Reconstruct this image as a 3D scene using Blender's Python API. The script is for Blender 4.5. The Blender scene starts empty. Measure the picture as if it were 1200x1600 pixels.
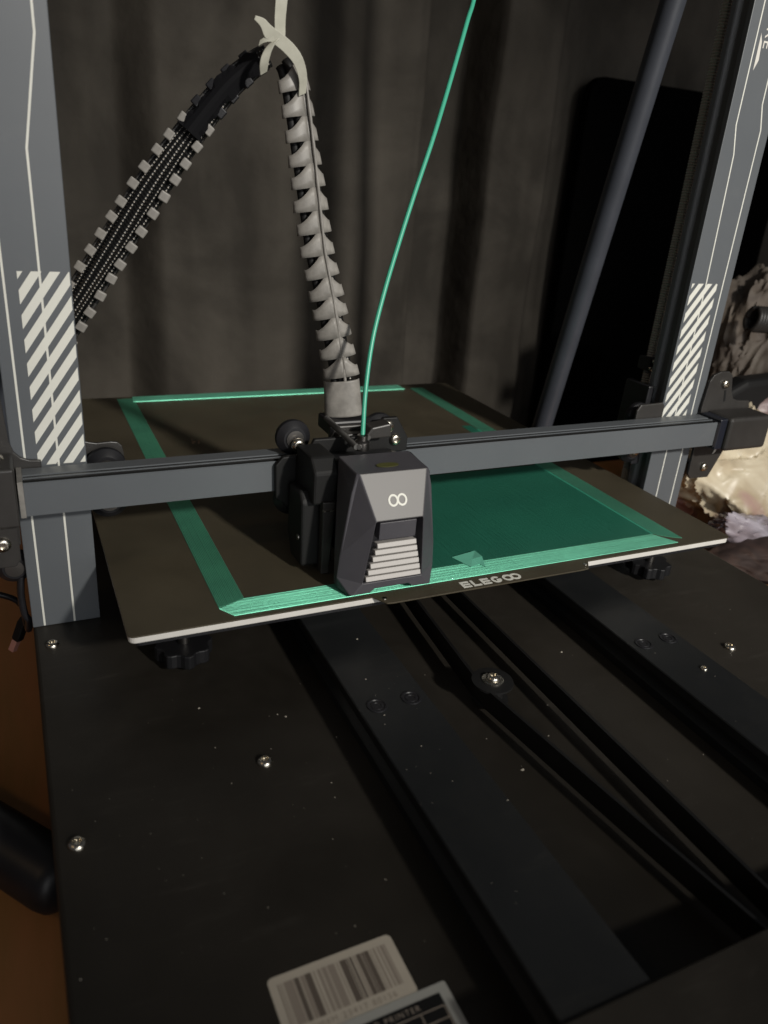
import bpy, bmesh, math, random
from mathutils import Vector, Matrix, noise
SC = bpy.context.scene
COL = SC.collection
random.seed(7)
S = 0.001                       # everything below is written in millimetres
V = Vector

# ------------------------------------------------------------------ camera
cam = bpy.data.cameras.new("camera")
cam_o = bpy.data.objects.new("camera", cam)
COL.objects.link(cam_o)
R = ((0.90538662, -0.4179589, 0.07473564), (-0.10779906, -0.39653193, -0.91166978), (0.41067557, 0.8173572, -0.40407028))
cam_o.matrix_world = Matrix(((R[0][0], -R[1][0], -R[2][0], -36.805 * S), (R[0][1], -R[1][1], -R[2][1], -353.677 * S),
                             (R[0][2], -R[1][2], -R[2][2], 229.296 * S), (0, 0, 0, 1)))
cam.sensor_fit = 'VERTICAL'
cam.sensor_height = 36.0
cam.lens = 1205.89 / 1600 * 36.0
cam.clip_start, cam.clip_end = 0.02, 50
cam.dof.use_dof = True
cam.dof.focus_distance = 0.50
cam.dof.aperture_fstop = 9.0
SC.camera = cam_o

# ------------------------------------------------------------------ world, lamps, exposure
w = bpy.data.worlds.new("World"); SC.world = w; w.use_nodes = True
w.node_tree.nodes["Background"].inputs[0].default_value = (0.9, 0.92, 1.0, 1)
w.node_tree.nodes["Background"].inputs[1].default_value = 0.045
SC.view_settings.view_transform = 'Standard'
SC.view_settings.look = 'None'
SC.view_settings.exposure = 0.0
SC.view_settings.gamma = 1.0

def lamp(name, loc, power, radius, color, aim=None, cone=0):
    l = bpy.data.lights.new(name, 'SPOT' if aim else 'POINT'); l.energy = power; l.shadow_soft_size = radius; l.color = color
    o = bpy.data.objects.new(name, l); o.location = V(loc) * S; COL.objects.link(o)
    if aim:
        l.spot_size = math.radians(cone); l.spot_blend = 1.0
        o.rotation_euler = (V(aim) - V(loc)).to_track_quat('-Z', 'Y').to_euler()
# a room lamp behind the viewer's right shoulder, its soft cone set to dim the front; a weak warm fill added at left for the table
lamp("room_lamp", (920, -2520, 1440), 375, 0.085, (1.0, 0.955, 0.88), (320, 270, 120), 23.5)
lamp("warm_side_fill", (-1500, -350, 1500), 5.5, 0.10, (1.0, 0.70, 0.40))
# broad dim fill light, added to stand in for the room's far side, low and unseen behind the viewer
al = bpy.data.lights.new("far_fill_light", 'AREA'); al.shape = 'RECTANGLE'; al.size = 2.6; al.size_y = 1.5; al.energy = 21; al.color = (0.98, 0.99, 1.0)
ao = bpy.data.objects.new("far_fill_light", al); ao.location = V((480, -2500, 640)) * S
ao.rotation_euler = (V((200, 200, 60)) - V((480, -2500, 640))).to_track_quat('-Z', 'Y').to_euler(); COL.objects.link(ao)

# ------------------------------------------------------------------ materials
def nd(t, typ, **kw):
    n = t.nodes.new(typ)
    for k, v in kw.items():
        if k in n.inputs: n.inputs[k].default_value = v
        else: setattr(n, k, v)
    return n
def mat(name, color, rough=0.5, metal=0.0, spec=0.5, var=0.0, vscale=40.0, bump=0.0, bscale=400.0, rvar=0.0, coords='Object', col2=None, detail=4.0, stretch=None, coat=0.0):
    m = bpy.data.materials.new(name); m.use_nodes = True
    t = m.node_tree; b = t.nodes["Principled BSDF"]
    b.inputs["Base Color"].default_value = (*color, 1); b.inputs["Roughness"].default_value = rough
    b.inputs["Metallic"].default_value = metal; b.inputs["Specular IOR Level"].default_value = spec
    b.inputs["Coat Weight"].default_value = coat
    tc = nd(t, "ShaderNodeTexCoord"); src = tc.outputs[coords]
    if stretch:
        mp = nd(t, "ShaderNodeMapping"); mp.inputs["Scale"].default_value = stretch
        t.links.new(src, mp.inputs[0]); src = mp.outputs[0]
    if var or rvar or col2:
        n = nd(t, "ShaderNodeTexNoise", Scale=vscale, Detail=detail, Roughness=0.6); t.links.new(src, n.inputs["Vector"])
        if var or col2:
            r = nd(t, "ShaderNodeValToRGB"); r.color_ramp.elements[0].position = 0.32; r.color_ramp.elements[1].position = 0.68
            lo = tuple(c * (1 - var) for c in color); hi = col2 if col2 else tuple(min(1, c * (1 + var)) for c in color)
            r.color_ramp.elements[0].color = (*lo, 1); r.color_ramp.elements[1].color = (*hi, 1)
            t.links.new(n.outputs["Fac"], r.inputs[0]); t.links.new(r.outputs[0], b.inputs["Base Color"])
        if rvar:
            mr = nd(t, "ShaderNodeMapRange"); mr.inputs["To Min"].default_value = max(0.05, rough - rvar); mr.inputs["To Max"].default_value = min(1, rough + rvar)
            mr.inputs["From Min"].default_value = .3; mr.inputs["From Max"].default_value = .7
            t.links.new(n.outputs["Fac"], mr.inputs[0]); t.links.new(mr.outputs[0], b.inputs["Roughness"])
    if bump:
        n2 = nd(t, "ShaderNodeTexNoise", Scale=bscale, Detail=3.0); t.links.new(src, n2.inputs["Vector"])
        bp = nd(t, "ShaderNodeBump", Strength=bump, Distance=0.0004); t.links.new(n2.outputs["Fac"], bp.inputs["Height"])
        t.links.new(bp.outputs[0], b.inputs["Normal"])
    return m

M = {}
M['grey'] = mat('grey_anodised_paint', (0.094, 0.103, 0.112), 0.40, 0.0, 0.5, var=.05, vscale=9, bump=.05, bscale=2500)
M['black_base'] = mat('black_powder_coat', (0.0205, 0.0178, 0.0142), 0.44, 0.0, 0.28, var=.35, vscale=7, bump=.22, bscale=2600, rvar=.07)
def scuffed(m, amt=.10, col=(.085, .078, .068), scale=26.0):
    # fine scratches and dusty smears, laid over a material's base colour
    t = m.node_tree; b = t.nodes["Principled BSDF"]; tc = nd(t, "ShaderNodeTexCoord")
    src = b.inputs["Base Color"].links[0].from_socket if b.inputs["Base Color"].links else None
    w1 = nd(t, "ShaderNodeMapping"); w1.inputs["Scale"].default_value = (1, 7, 1); w1.inputs["Rotation"].default_value = (0, 0, .7); t.links.new(tc.outputs['Object'], w1.inputs[0])
    n1 = nd(t, "ShaderNodeTexNoise", Scale=scale, Detail=8.0, Roughness=.75); t.links.new(w1.outputs[0], n1.inputs['Vector'])
    n2 = nd(t, "ShaderNodeTexNoise", Scale=8.0, Detail=5.0, Roughness=.65, Distortion=1.0); t.links.new(tc.outputs['Object'], n2.inputs['Vector'])
    r1 = nd(t, "ShaderNodeMapRange"); r1.inputs['From Min'].default_value = .55; r1.inputs['From Max'].default_value = .80; t.links.new(n1.outputs[0], r1.inputs[0])
    r2 = nd(t, "ShaderNodeMapRange"); r2.inputs['From Min'].default_value = .42; r2.inputs['From Max'].default_value = .75; t.links.new(n2.outputs[0], r2.inputs[0])
    a = nd(t, "ShaderNodeMath", operation='MULTIPLY'); t.links.new(r1.outputs[0], a.inputs[0]); t.links.new(r2.outputs[0], a.inputs[1])
    a2 = nd(t, "ShaderNodeMath", operation='MULTIPLY_ADD'); t.links.new(r2.outputs[0], a2.inputs[0]); a2.inputs[1].default_value = .22; t.links.new(a.outputs[0], a2.inputs[2])
    f = nd(t, "ShaderNodeMath", operation='MULTIPLY'); f.inputs[1].default_value = amt; t.links.new(a2.outputs[0], f.inputs[0])
    mx = nd(t, "ShaderNodeMix", data_type='RGBA'); t.links.new(f.outputs[0], mx.inputs[0]); mx.inputs[7].default_value = (*col, 1)
    if src: t.links.new(src, mx.inputs[6])
    else: mx.inputs[6].default_value = b.inputs["Base Color"].default_value
    t.links.new(mx.outputs[2], b.inputs["Base Color"]); return m
scuffed(M['black_base'], .5); scuffed(M['grey'], .30, (.20, .20, .19), 60)
M['rail'] = mat('black_anodised_rail', (0.0125, 0.0135, 0.0142), 0.38, 0.0, 0.3, var=.12, vscale=12, rvar=.08, bump=.08, bscale=2500)
scuffed(M['rail'], .4)
M['slot'] = mat('black_slot_rail', (0.010, 0.012, 0.02), 0.4, 0.0, 0.4)
M['black'] = mat('black_plastic', (0.012, 0.012, 0.014), 0.42, 0.0, 0.4, var=.2, vscale=60, bump=.08, bscale=1800)
M['bracket'] = mat('black_steel_bracket', (0.030, 0.028, 0.026), 0.42, 0.0, 0.45, var=.2, vscale=30, bump=.08, bscale=2200)
M['shell'] = mat('charcoal_plastic_shell', (0.056, 0.054, 0.062), 0.46, 0.0, 0.5, var=.06, vscale=40, bump=.10, bscale=3500)
M['rubber'] = mat('black_rubber', (0.008, 0.008, 0.008), 0.6, 0.0, 0.3)
M['belt'] = mat('black_belt_rubber', (0.007, 0.007, 0.007), 0.38, 0.0, 0.5)
M['steel'] = mat('bright_steel', (0.62, 0.58, 0.50), 0.24, 1.0, 0.5, var=.15, vscale=700, rvar=.08)
M['darksteel'] = mat('dark_steel', (0.18, 0.17, 0.16), 0.35, 1.0, 0.5)
M['edge'] = mat('bed_edge_white', (0.62, 0.60, 0.56), 0.55, 0.0, 0.4, var=.05, vscale=60)
M['pei'] = mat('brown_textured_sheet', (0.062, 0.052, 0.034), 0.50, 0.0, 0.3, var=.18, vscale=14, bump=.5, bscale=3000, rvar=.05)
M['white'] = mat('white_print', (0.66, 0.66, 0.60), 0.5, 0.0, 0.4, var=.03, vscale=50)
M['whitemark'] = mat('pale_print', (0.62, 0.60, 0.55), 0.5)
M['green'] = mat('green_silk_plastic', (0.20, 0.66, 0.455), 0.47, 0.84, 0.8, var=.10, vscale=20)
M['greenfill'] = mat('green_layer_plastic', (0.028, 0.19, 0.125), 0.40, 0.25, 0.5, var=.10, vscale=12)
M['greenfil'] = mat('green_filament', (0.055, 0.37, 0.245), 0.34, 0.0, 0.5)
M['fin'] = mat('grey_cable_wrap', (0.215, 0.204, 0.186), 0.45, 0.0, 0.4, var=.22, vscale=120, rvar=.06)
M['tie'] = mat('pale_strap', (0.40, 0.395, 0.33), 0.5, 0.0, 0.4, var=.1, vscale=100)
M['paper'] = mat('white_sticker_paper', (0.50, 0.45, 0.37), 0.55, 0.0, 0.3, var=.04, vscale=80)
M['ink'] = mat('brown_black_ink', (0.13, 0.105, 0.085), 0.5)
M['inkgrey'] = mat('faded_ink', (0.30, 0.255, 0.21), 0.5)
M['silver'] = mat('silver_sticker', (0.38, 0.38, 0.35), 0.45)
M['tube'] = mat('blue_black_tube', (0.045, 0.05, 0.062), 0.42, 0.0, 0.5, var=.08, vscale=40)
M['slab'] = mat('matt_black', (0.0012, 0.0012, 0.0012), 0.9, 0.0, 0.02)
M['olive'] = mat('olive_badge', (0.075, 0.075, 0.022), 0.35)

# braided sleeve: thread highlights painted as pale dots on black, laid out by the tube's own UVs
def braid_mat():
    m = bpy.data.materials.new('black_braided_sleeve'); m.use_nodes = True
    t = m.node_tree; b = t.nodes["Principled BSDF"]; b.inputs["Roughness"].default_value = .4
    uv = nd(t, "ShaderNodeUVMap"); sp = nd(t, "ShaderNodeSeparateXYZ"); t.links.new(uv.outputs[0], sp.inputs[0])
    def mth(op, a, c):
        n = nd(t, "ShaderNodeMath", operation=op)
        for i, x in enumerate((a, c)):
            if isinstance(x, (int, float)): n.inputs[i].default_value = x
            elif x is not None: t.links.new(x, n.inputs[i])
        return n.outputs[0]
    u = mth('MULTIPLY', sp.outputs[0], 1.5); v = mth('MULTIPLY', sp.outputs[1], 12.566)
    p = mth('MULTIPLY', mth('SINE', mth('ADD', u, v), None), mth('SINE', mth('SUBTRACT', u, v), None))
    f = mth('GREATER_THAN', p, 0.80)
    mx = nd(t, "ShaderNodeMix", data_type='RGBA'); t.links.new(f, mx.inputs[0])
    mx.inputs[6].default_value = (.006, .006, .006, 1); mx.inputs[7].default_value = (.34, .31, .26, 1)
    t.links.new(mx.outputs[2], b.inputs["Base Color"])
    bp = nd(t, "ShaderNodeBump", Strength=.6, Distance=.0004); t.links.new(p, bp.inputs["Height"]); t.links.new(bp.outputs[0], b.inputs["Normal"])
    return m
M['braid'] = braid_mat()
scuffed(M['shell'], .35, (.16, .155, .15), 70)
M['panel'] = mat('satin_grey_panel', (0.085, 0.08, 0.076), 0.52, 0.0, 0.85, bump=.08, bscale=3500)
M['bar2'] = mat('dark_grey_bar', (.09, .088, .085), .4)

def curtain_mat():
    m = bpy.data.materials.new('brown_grey_cloth'); m.use_nodes = True
    t = m.node_tree; b = t.nodes["Principled BSDF"]; b.inputs["Roughness"].default_value = .85; b.inputs["Specular IOR Level"].default_value = .15
    tc = nd(t, "ShaderNodeTexCoord")
    n = nd(t, "ShaderNodeTexNoise", Scale=5.5, Detail=6.0, Roughness=.6, Distortion=.6); t.links.new(tc.outputs['Object'], n.inputs['Vector'])
    mp = nd(t, "ShaderNodeMapping"); mp.inputs["Scale"].default_value = (9, 4, 1.6); t.links.new(tc.outputs['Object'], mp.inputs[0])
    n2 = nd(t, "ShaderNodeTexNoise", Scale=1.0, Detail=4.0); t.links.new(mp.outputs[0], n2.inputs['Vector'])
    a = nd(t, "ShaderNodeMath", operation='ADD'); t.links.new(n.outputs[0], a.inputs[0]); t.links.new(n2.outputs[0], a.inputs[1])
    r = nd(t, "ShaderNodeValToRGB"); r.color_ramp.elements[0].position = .40; r.color_ramp.elements[1].position = .62
    h = nd(t, "ShaderNodeMath", operation='MULTIPLY'); h.inputs[1].default_value = .5; t.links.new(a.outputs[0], h.inputs[0])
    r.color_ramp.elements[0].color = (.030, .0265, .022, 1); r.color_ramp.elements[1].color = (.074, .066, .055, 1)
    t.links.new(h.outputs[0], r.inputs[0]); t.links.new(r.outputs[0], b.inputs["Base Color"])
    n3 = nd(t, "ShaderNodeTexNoise", Scale=30.0, Detail=6.0); t.links.new(tc.outputs['Object'], n3.inputs['Vector'])
    bp = nd(t, "ShaderNodeBump", Strength=.5, Distance=.004); t.links.new(n3.outputs[0], bp.inputs["Height"]); t.links.new(bp.outputs[0], b.inputs["Normal"])
    return m
M['curtain'] = curtain_mat()
M['wood'] = mat('orange_brown_wood', (0.38, 0.19, 0.065), 0.45, 0.0, 0.3, col2=(0.52, 0.22, 0.09), vscale=6, stretch=(6, 1, 1), bump=.15, bscale=60, rvar=.08)
def bag_mat(name, c1, c2, c3, scale, rough):
    m = bpy.data.materials.new(name); m.use_nodes = True
    t = m.node_tree; b = t.nodes["Principled BSDF"]; b.inputs["Roughness"].default_value = rough
    tc = nd(t, "ShaderNodeTexCoord"); n = nd(t, "ShaderNodeTexNoise", Scale=scale, Detail=3.0, Distortion=1.2); t.links.new(tc.outputs['Object'], n.inputs['Vector'])
    r = nd(t, "ShaderNodeValToRGB"); e = r.color_ramp.elements
    e[0].position = .35; e[0].color = (*c1, 1); e[1].position = .66; e[1].color = (*c3, 1)
    x = e.new(.5); x.color = (*c2, 1)
    t.links.new(n.outputs[0], r.inputs[0]); t.links.new(r.outputs[0], b.inputs["Base Color"])
    mixv = nd(t, "ShaderNodeVectorMath", operation='ADD'); sc_ = nd(t, "ShaderNodeVectorMath", operation='SCALE'); sc_.inputs['Scale'].default_value = .03
    t.links.new(n.outputs['Color'], sc_.inputs[0]); t.links.new(tc.outputs['Object'], mixv.inputs[0]); t.links.new(sc_.outputs[0], mixv.inputs[1])
    vo = nd(t, "ShaderNodeTexVoronoi", feature='DISTANCE_TO_EDGE', Scale=15.0); t.links.new(mixv.outputs[0], vo.inputs['Vector'])
    bp = nd(t, "ShaderNodeBump", Strength=.22, Distance=.006); t.links.new(vo.outputs['Distance'], bp.inputs['Height']); t.links.new(bp.outputs[0], b.inputs['Normal'])
    return m
M['bag'] = bag_mat('beige_printed_plastic', (0.70, 0.62, 0.46), (0.50, 0.41, 0.28), (0.44, 0.25, 0.25), 10, .34)
M['bag2'] = bag_mat('pink_grey_plastic', (0.34, 0.26, 0.24), (0.24, 0.15, 0.16), (0.40, 0.34, 0.28), 9, .36)
M['roll'] = bag_mat('lavender_plastic', (0.42, 0.39, 0.44), (0.28, 0.24, 0.27), (0.08, 0.05, 0.05), 10, .4)
M['heap'] = bag_mat('brown_cloth', (0.15, 0.125, 0.10), (0.10, 0.078, 0.062), (0.20, 0.165, 0.13), 9, .7)
M['heap2'] = bag_mat('dark_red_brown_cloth', (0.055, 0.030, 0.024), (0.03, 0.017, 0.014), (0.09, 0.05, 0.035), 10, .8)
M['pink'] = mat('pink_plastic_tip', (0.62, 0.30, 0.24), 0.4)

# ------------------------------------------------------------------ builders
def props(o, label=None, category=None, group=None, kind=None):
    for k, v in (('label', label), ('category', category), ('group', group), ('kind', kind)):
        if v: o[k] = v
    return o
ORIGIN = {}
def thing(name, label, category, loc=(0, 0, 0), group=None):
    o = bpy.data.objects.new(name, None); o.location = V(loc) * S; o.empty_display_size = .02
    COL.objects.link(o); ORIGIN[o.name] = V(loc)
    return props(o, label, category, group)
def org(o):
    p = V((0, 0, 0))
    while o is not None:
        p = p + o.location / S; o = o.parent
    return p
def build(name, bm, m, parent=None, smooth=False, bevel=0.0, seg=2, solid=0.0, at=None, auto=None, **kw):
    """bm in world millimetres -> one mesh object whose origin is at its own middle."""
    cs = [v.co for v in bm.verts]
    lo = V([min(c[i] for c in cs) for i in range(3)]); hi = V([max(c[i] for c in cs) for i in range(3)])
    o0 = V(at) if at is not None else V(((lo.x + hi.x) / 2, (lo.y + hi.y) / 2, lo.z))
    for v in bm.verts: v.co = (v.co - o0) * S
    bmesh.ops.recalc_face_normals(bm, faces=bm.faces)
    me = bpy.data.meshes.new(name); bm.to_mesh(me); bm.free()
    ms = m if isinstance(m, (list, tuple)) else [m]
    for x in ms: me.materials.append(x)
    if smooth:
        for p in me.polygons: p.use_smooth = True
    o = bpy.data.objects.new(name, me); COL.objects.link(o)
    base = org(parent) if parent is not None else V((0, 0, 0))
    o.parent = parent; o.location = (o0 - base) * S
    if solid:
        md = o.modifiers.new('solid', 'SOLIDIFY'); md.thickness = solid * S; md.offset = 0
    if bevel:
        md = o.modifiers.new('bevel', 'BEVEL'); md.width = bevel * S; md.segments = seg; md.limit_method = 'ANGLE'; md.angle_limit = math.radians(35); md.harden_normals = False
    if auto is not None:
        me.set_sharp_from_angle(angle=math.radians(auto))
    return props(o, **kw)
def copy_to(o, loc, parent, rot=None):
    """a copy of a part (and of its sub-parts) at a world position in mm"""
    c = o.copy(); COL.objects.link(c); c.parent = parent
    c.location = (V(loc) - org(parent)) * S
    if rot is not None: c.rotation_euler = rot
    for k in o.children:
        d = k.copy(); COL.objects.link(d); d.parent = c
    return c
def box(bm, x0, x1, y0, y1, z0, z1):
    v = [bm.verts.new(p) for p in ((x0, y0, z0), (x1, y0, z0), (x1, y1, z0), (x0, y1, z0), (x0, y0, z1), (x1, y0, z1), (x1, y1, z1), (x0, y1, z1))]
    for f in ((0, 3, 2, 1), (4, 5, 6, 7), (0, 1, 5, 4), (1, 2, 6, 5), (2, 3, 7, 6), (3, 0, 4, 7)): bm.faces.new([v[i] for i in f])
    return bm
def B(*a): return box(bmesh.new(), *a)
def prism(bm, pts, axis, a, b, mi=0):
    """polygon pts extruded along axis (0,1,2) from a to b; pts give the other two coordinates in order"""
    def P(p, t):
        q = list(p); q.insert(axis, t); return q
    A = [bm.verts.new(P(p, a)) for p in pts]; Z = [bm.verts.new(P(p, b)) for p in pts]; n = len(pts)
    bm.faces.new(A).material_index = mi; bm.faces.new(Z[::-1]).material_index = mi
    for i in range(n): bm.faces.new((A[i], Z[i], Z[(i + 1) % n], A[(i + 1) % n])).material_index = mi
    return bm
def frame_for(d, up=(0, 0, 1)):
    d = V(d).normalized(); u = V(up)
    if abs(d.dot(u)) > .97: u = V((0, 1, 0))
    x = u.cross(d).normalized(); y = d.cross(x)
    return x, y, d
def lathe(bm, prof, pos, axis, seg=24, cap=True):
    x, y, d = frame_for(axis); pos = V(pos); rings = []
    for r, h in prof:
        if r < 1e-6: rings.append([bm.verts.new(pos + d * h)])
        else: rings.append([bm.verts.new(pos + d * h + (x * math.cos(t) + y * math.sin(t)) * r) for t in [2 * math.pi * i / seg for i in range(seg)]])
    for a, b in zip(rings, rings[1:]):
        for i in range(seg):
            j = (i + 1) % seg
            if len(a) == 1 and len(b) == 1: continue
            if len(a) == 1: bm.faces.new((a[0], b[i], b[j]))
            elif len(b) == 1: bm.faces.new((a[i], b[0], a[j]))
            else: bm.faces.new((a[i], b[i], b[j], a[j]))
    if cap:
        for r in (rings[0], rings[-1]):
            if len(r) > 1: bm.faces.new(r)
    return bm
def smooth_path(pts, n):
    pts = [V(p) for p in pts]; out = []
    P = [pts[0] * 2 - pts[1]] + pts + [pts[-1] * 2 - pts[-2]]
    k = len(pts) - 1
    for i in range(n + 1):
        f = i / n * k; s = min(int(f), k - 1); t = f - s
        a, b, c, d = P[s:s + 4]
        out.append(.5 * ((2 * b) + (c - a) * t + (2 * a - 5 * b + 4 * c - d) * t * t + (3 * b - a - 3 * c + d) * t ** 3))
    return out
def even(path, step=None, n=None):
    L = [0.0]
    for a, b in zip(path, path[1:]): L.append(L[-1] + (b - a).length)
    n = n or max(2, int(L[-1] / step)); out = []; j = 0
    for i in range(n + 1):
        s = L[-1] * i / n
        while j < len(path) - 2 and L[j + 1] < s: j += 1
        out.append(path[j].lerp(path[j + 1], (s - L[j]) / max(1e-9, L[j + 1] - L[j])))
    return out
def tangents(p):
    return [(p[min(i + 1, len(p) - 1)] - p[max(i - 1, 0)]).normalized() for i in range(len(p))]
def tube(bm, path, r, seg=10, up=(0, 1, 0), uv=False):
    T = tangents(path); rings = []; L = 0
    lay = bm.loops.layers.uv.verify() if uv else None
    lens = [0.0]
    for a, b in zip(path, path[1:]): lens.append(lens[-1] + (b - a).length)
    for i, (p, t) in enumerate(zip(path, T)):
        x, y, _ = frame_for(t, up); rr = r(i / (len(path) - 1)) if callable(r) else r
        rings.append([bm.verts.new(p + (x * math.cos(a) + y * math.sin(a)) * rr) for a in [2 * math.pi * k / seg for k in range(seg)]])
    for i in range(len(rings) - 1):
        for k in range(seg):
            j = (k + 1) % seg
            f = bm.faces.new((rings[i][k], rings[i][j], rings[i + 1][j], rings[i + 1][k]))
            if uv:
                for lp, (uu, vv) in zip(f.loops, ((lens[i], k / seg), (lens[i], (k + 1) / seg), (lens[i + 1], (k + 1) / seg), (lens[i + 1], k / seg))): lp[lay].uv = (uu, vv)
    bm.faces.new(rings[0]); bm.faces.new(rings[-1][::-1])
    return bm
def ribbon(bm, path, widths, wdirs, thick):
    """flat strap of real thickness along path; wdirs gives its width direction at each point"""
    T = tangents(path); rows = []
    for p, w_, d, t in zip(path, widths, wdirs, T):
        d = V(d).normalized(); n = t.cross(d).normalized()
        rows.append([bm.verts.new(p + d * (sx * w_ / 2) + n * (sn * thick / 2)) for sx, sn in ((-1, -1), (1, -1), (1, 1), (-1, 1))])
    for a, b in zip(rows, rows[1:]):
        for k in range(4): bm.faces.new((a[k], a[(k + 1) % 4], b[(k + 1) % 4], b[k]))
    bm.faces.new(rows[0]); bm.faces.new(rows[-1][::-1])
    return bm
def text_into(bm, s, size, mtx, spacing=1.0, extr=0.0):
    c = bpy.data.curves.new('lettering_curve', 'FONT'); c.body = s; c.size = size; c.extrude = extr; c.space_character = spacing; c.resolution_u = 3
    o = bpy.data.objects.new('lettering_tmp', c); COL.objects.link(o)
    dg = bpy.context.evaluated_depsgraph_get()
    me = bpy.data.meshes.new_from_object(o.evaluated_get(dg)); bpy.data.objects.remove(o); bpy.data.curves.remove(c)
    me.transform(mtx); bm.from_mesh(me); bpy.data.meshes.remove(me)
    return bm
def ring2d(bm, f, cx, cy, rx, ry, wd, a0=0, a1=360, n=32, h=.18):
    """ring arc with thickness h; f(u, v, h) -> world point"""
    full = abs(a1 - a0) >= 360
    A = [math.radians(a0 + (a1 - a0) * i / n) for i in range(n + (0 if full else 1))]
    rows = []
    for a in A:
        c, s = math.cos(a), math.sin(a)
        rows.append([bm.verts.new(f(cx + c * (rx + d), cy + s * (ry + d), z)) for d, z in ((-wd / 2, 0), (-wd / 2, h), (wd / 2, h), (wd / 2, 0))])
    m = len(rows)
    for i in range(m if full else m - 1):
        a, b = rows[i], rows[(i + 1) % m]
        for k in range(4): bm.faces.new((a[k], a[(k + 1) % 4], b[(k + 1) % 4], b[k]))
def poly2d(bm, f, pts, h=.18):
    A = [bm.verts.new(f(u, v, 0)) for u, v in pts]; Z = [bm.verts.new(f(u, v, h)) for u, v in pts]
    bm.faces.new(Z); n = len(pts)
    for i in range(n): bm.faces.new((A[i], A[(i + 1) % n], Z[(i + 1) % n], Z[i]))
def clip_poly(pts, x0, x1, y0, y1):
    for ax, lim, sg in ((0, x0, 1), (0, x1, -1), (1, y0, 1), (1, y1, -1)):
        out = []
        for i, p in enumerate(pts):
            q = pts[(i + 1) % len(pts)]
            ip, iq = (p[ax] - lim) * sg >= 0, (q[ax] - lim) * sg >= 0
            if ip: out.append(p)
            if ip != iq:
                t = (lim - p[ax]) / (q[ax] - p[ax]); out.append((p[0] + (q[0] - p[0]) * t, p[1] + (q[1] - p[1]) * t))
        pts = out
        if not pts: return []
    return pts

# ================================================================== SETTING
ZT = -118.0
tb = thing('wooden_table', 'orange brown wooden table top under the printer', 'table', (215, -50, ZT - 30))
build('table_top', B(-900, 1500, -800, 428, ZT - 30, ZT), M['wood'], tb, bevel=3)
for x in (-820, 1420):
    for y in (-720, 380): build('leg', B(x - 30, x + 30, y - 30, y + 30, ZT - 720, ZT - 30.5), M['wood'], tb, bevel=3)
fl = build('floor', B(-2500, 3500, -3500, 1200, ZT - 760, ZT - 720.5), mat('brown_floor', (.10, .06, .035), .6, var=.2, vscale=3), kind='structure')

# curtain behind: pleats as one sheet, its outline across x read as depth
bm = bmesh.new()
keys = [(-700, 20), (-500, -20), (-300, 25), (-120, -10), (-10, 2), (48, 44), (104, 48), (152, -2), (190, -6), (240, 2), (300, -4), (350, 2), (395, -2), (440, 0), (480, -2), (498, 4), (522, 58), (584, 62), (602, -20),
        (640, -24), (690, -20), (716, 8), (760, 26), (820, 26), (880, 27), (990, 26), (1080, 26), (1200, 24), (1400, -20), (1700, 10)]
def prof(x):
    for (a, p), (b, q) in zip(keys, keys[1:]):
        if a <= x <= b:
            t = (x - a) / (b - a); t = t * t * (3 - 2 * t); return p + (q - p) * t
    return 0
nx, nz = 800, 50
g = [[None] * (nz + 1) for _ in range(nx + 1)]
for i in range(nx + 1):
    x = -700 + 2400 * i / nx
    for j in range(nz + 1):
        z = ZT - 700 + 1900 * j / nz
        sway = 7 * noise.noise(V((x * .004, z * .0016, 3.1))); wr = 9 * noise.noise(V((x * .011, z * .006, 8.0))) + 2.5 * noise.noise(V((x * .03, z * .017, 1.0)))
        y = 690 + prof(x + sway) * 1.0 + wr
        g[i][j] = bm.verts.new((x, y, z))
for i in range(nx):
    for j in range(nz): bm.faces.new((g[i][j], g[i + 1][j], g[i + 1][j + 1], g[i][j + 1]))
cu = build('curtain', bm, M['curtain'], smooth=True, solid=1.5)
props(cu, 'dark brown grey cloth curtain hanging in pleats behind the printer', 'curtain')

# ================================================================== PRINTER (fixed frame)
PR = thing('desktop_printer', 'dark grey gantry 3d printer frame with black base, striped posts and crossbeam', '3d printer', (218, 0, ZT))
ZB = -46.0
ba = build('base_housing', B(-45, 481, -300, 410, ZT + 8, ZB), M['black_base'], PR, bevel=2.2, seg=3)
ft = build('foot', lathe(bmesh.new(), [(16, 0), (18, 2), (18, 7.5)], (-15, -265, ZT), (0, 0, 1)), M['rubber'], PR, smooth=True, auto=40)
for p in ((451, -265, ZT), (-15, 375, ZT), (451, 375, ZT)): copy_to(ft, p, PR)

# button head screw, shared by all
SCREW = [(4.0, 0), (4.0, .5), (3.6, 1.5), (2.8, 2.15), (1.9, 2.4), (1.75, 2.4), (1.65, 1.0), (0, .9)]
proto = build('screw', lathe(bmesh.new(), SCREW, (54.6, -62.1, ZB), (0, 0, 1), 20, cap=False), M['steel'], PR, smooth=True, auto=50, at=(54.6, -62.1, ZB))
for x, y in ((-35.3, 77.1), (-35.3, -83.2), (376.6, -63), (470, -83), (470, 77), (54.6, -255), (376.6, -255)): copy_to(proto, (x, y, ZB), PR)
small = build('screw', lathe(bmesh.new(), [(a * .55, b * .55) for a, b in SCREW], (312.5, -96, -26), (0, 0, 1), 16, cap=False), M['steel'], PR, smooth=True, auto=50, at=(312.5, -96, -26))

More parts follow.
